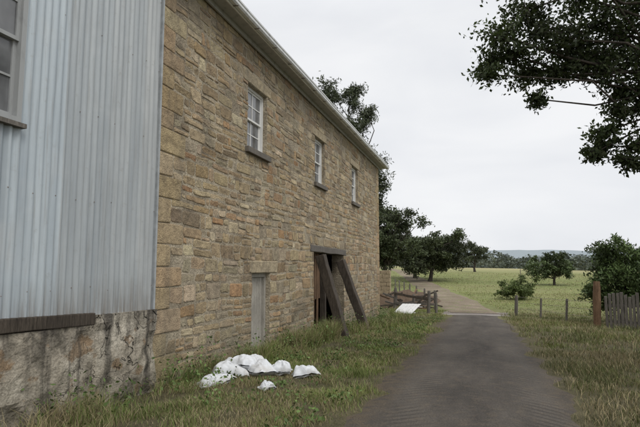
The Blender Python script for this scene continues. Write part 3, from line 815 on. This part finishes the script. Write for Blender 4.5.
V = []; F = []
for hz in (.35,.65,.95): tube(V, F, [(1.65,28.5,gz+hz),(2.7,27.4,gz+.03+hz),(3.5,25.0,gz+.08+hz),(4.25,22.6,gz+.15+hz)], [.006]*4, 4)
mesh_py('wires', V, F, STEEL, parent=f1)
f2 = empty('paling_fence')
A = np.array([4.5,22.3]); B = np.array([10.5,18.6]); n = 52
random.seed(4)
for i in range(n):
    p = A+(B-A)*i/n; z = float(H(*p)); hh = random.uniform(1.14,1.34)
    d = (B-A)/np.linalg.norm(B-A); q = p+d*random.uniform(.098,.112)
    o = random.uniform(-.01,.01)
    V = []; F = []
    nrm = np.array([-d[1], d[0]])
    for zz in (z-.05, z+hh):
        ln_ = d*random.uniform(-.02,.02) if zz > z else d*0
        for (pp, k_) in ((p,0),(q,0),(q,.018),(p,.018)):
            r_ = pp+ln_+nrm*(k_+o); V.append((r_[0], r_[1], zz+(random.uniform(-.02,.02) if zz > z else 0)))
    F = [(0,3,2,1),(4,5,6,7),(0,1,5,4),(1,2,6,5),(2,3,7,6),(3,0,4,7)]
    mesh_py('paling_%d' % (i+1), V, F, WGREY, parent=f2)
for zz in (.15, .75):
    beam('rail_%d' % (1 if zz < .5 else 2), (A[0]+.05,A[1]+.08,float(H(*A))+zz+.1), (B[0]+.05,B[1]+.08,float(H(*B))+zz+.1), .04, .08, WGREY, f2, 0)
f3 = empty('wire_fence')
def wire_run(a, b, n, tag):
    P = []
    for i in range(n+1):
        f = i/n; x = a[0]+(b[0]-a[0])*f; y = a[1]+(b[1]-a[1])*f; P.append((x, y)); post('post_%s%d' % (tag, i+1), x, y, 1.15, .06, WGREY, f3)
    V = []; F = []
    for hz in (.4,.7,1.05): tube(V, F, [(x, y, float(H(x, y))+hz) for x, y in P], [.006]*len(P), 4)
    mesh_py('wires_'+tag, V, F, STEEL, parent=f3)
wire_run((6.5,95), (70,112), 16, 'b'); wire_run((-2.6,31), (-8.2,52), 6, 'c')

# leaning white panel: ledged board frame
pn = empty('white_panel')
random.seed(9)
for i in range(6):
    o = i*.175
    beam('board_%d' % (i+1), (-4.45+o*.95,27.1,-.80), (-4.0+o*.95,28.25,-.28), .165, .02, WHITE, pn, .003, rough=.003)
beam('ledge_1', (-4.4,27.42,-.68), (-3.3,27.42,-.68), .09, .03, WHITE, pn, .003); beam('ledge_2', (-4.15,28.0,-.42), (-3.0,28.0,-.42), .09, .03, WHITE, pn, .003)
def heap(nm, cx_, cy_, rx, ry, h, mat, seed):
    V = []; F = []; n = 40
    for i in range(n+1):
        for j in range(n+1):
            a = (i/n*2-1); b = (j/n*2-1); x = cx_+a*rx; y = cy_+b*ry; d = max(0, 1-a*a-b*b)
            V.append((x, y, float(H(x, y))-.06+h*d*(.5+.9*float(fbm(x*1.3, y*1.3, seed)))+.10*d*float(fbm(x*6, y*6, seed+2))))
    F = [(i*(n+1)+j, (i+1)*(n+1)+j, (i+1)*(n+1)+j+1, i*(n+1)+j+1) for i in range(n) for j in range(n)]
    mesh_py(nm, V, F, mat, smooth=True)
SOIL = m_plain('dark_soil', (.12,.085,.058), 1)
heap('soil_heap', -5.1, 33.5, 2.1, 2.2, 1.0, SOIL, 88); heap('soil_heap', -4.6, 38.0, 2.0, 2.6, .8, SOIL, 98)
dp = empty('timber_debris')
random.seed(14)
for i in range(34):
    x = random.uniform(-5.6,-3.2); y = random.uniform(29.3, 34.5); z = float(H(x, y))+random.uniform(.1,.8); an = random.uniform(0, 3.14); l = random.uniform(.6,1.9)
    beam('stick_%d' % (i+1), (x,y,z), (x+math.cos(an)*l,y+math.sin(an)*l,z+random.uniform(-.5,.5)), random.uniform(.03,.08), .09, random.choice([WGREY,WDARK,WDARK,WBROWN]), dp, 0, rough=.01)
sw = empty('stone_wall')
random.seed(3)
for r in range(9):
    x = -7.6+random.uniform(0,.15)
    while x < -5.75:
        w = random.uniform(.3,.55)
        box('block', x, min(x+w, -5.7)-.015, 34.0+random.uniform(0,.03), 34.45, -.85+r*.26, -.85+(r+1)*.26-.012, BLOCK, sw, .02); x += w

# ------------------------------------------------------------------ light, sky, camera
SUN_EL, SUN_AZ = math.radians(52), math.radians(125)   # azimuth clockwise from +Y
w = bpy.data.worlds.new("World"); S.world = w; w.use_nodes = True
N = w.node_tree.nodes; Lk = w.node_tree.links; N.clear()
out = N.new('ShaderNodeOutputWorld'); bg = N.new('ShaderNodeBackground'); bg.inputs[1].default_value = .1
sky = N.new('ShaderNodeTexSky'); sky.sky_type = 'NISHITA'; sky.sun_disc = False; sky.sun_elevation = SUN_EL; sky.sun_rotation = SUN_AZ
hs = N.new('ShaderNodeHueSaturation'); hs.inputs['Saturation'].default_value = .25; Lk.new(sky.outputs[0], hs.inputs['Color'])
tc = N.new('ShaderNodeTexCoord'); mp = N.new('ShaderNodeMapping'); mp.inputs['Scale'].default_value = (1.6,1.6,4.5); mp.inputs['Rotation'].default_value = (0,.12,.3)
Lk.new(tc.outputs['Generated'], mp.inputs[0])
nz = N.new('ShaderNodeTexNoise'); nz.inputs['Scale'].default_value = 1.5; nz.inputs['Detail'].default_value = 4; nz.inputs['Roughness'].default_value = .5; nz.inputs['Distortion'].default_value = .3
Lk.new(mp.outputs[0], nz.inputs['Vector'])
cr = N.new('ShaderNodeValToRGB'); e = cr.color_ramp.elements
e[0].position = .34; e[0].color = (.82,.84,.88,1); e[1].position = .64; e[1].color = (.94,.95,.97,1)
Lk.new(nz.outputs['Fac'], cr.inputs[0])
sp = N.new('ShaderNodeSeparateXYZ'); Lk.new(tc.outputs['Generated'], sp.inputs[0])
mr = N.new('ShaderNodeMapRange'); Lk.new(sp.outputs[2], mr.inputs[0])
for i, v in enumerate((.45, 1., 10., 17.)): mr.inputs[i+1].default_value = v
vm = N.new('ShaderNodeVectorMath'); vm.operation = 'SCALE'; Lk.new(cr.outputs[0], vm.inputs[0]); Lk.new(mr.outputs[0], vm.inputs['Scale'])
mx = N.new('ShaderNodeMix'); mx.data_type = 'RGBA'; mx.inputs[0].default_value = .93
Lk.new(hs.outputs[0], mx.inputs[6]); Lk.new(vm.outputs[0], mx.inputs[7]); Lk.new(mx.outputs[2], bg.inputs[0]); Lk.new(bg.outputs[0], out.inputs[0])

sd = bpy.data.lights.new('sun', 'SUN'); sd.energy = 1.35; sd.angle = math.radians(25); sd.color = (1,.96,.90)
so = bpy.data.objects.new('sun', sd); COL.objects.link(so)
sdir = Vector((math.sin(SUN_AZ)*math.cos(SUN_EL), math.cos(SUN_AZ)*math.cos(SUN_EL), math.sin(SUN_EL)))
so.rotation_euler = sdir.to_track_quat('Z', 'Y').to_euler()

cam = bpy.data.cameras.new('camera'); cam.lens = 29.0; cam.sensor_width = 36; cam.clip_end = 5000; cam.clip_start = .05
co = bpy.data.objects.new('camera', cam); COL.objects.link(co); co.location = (0, 0, 1.6)
co.rotation_euler = (math.radians(90+6.1), 0, math.radians(17.2))
S.camera = co
S.view_settings.view_transform = 'Standard'; S.view_settings.look = 'None'; S.view_settings.exposure = 0
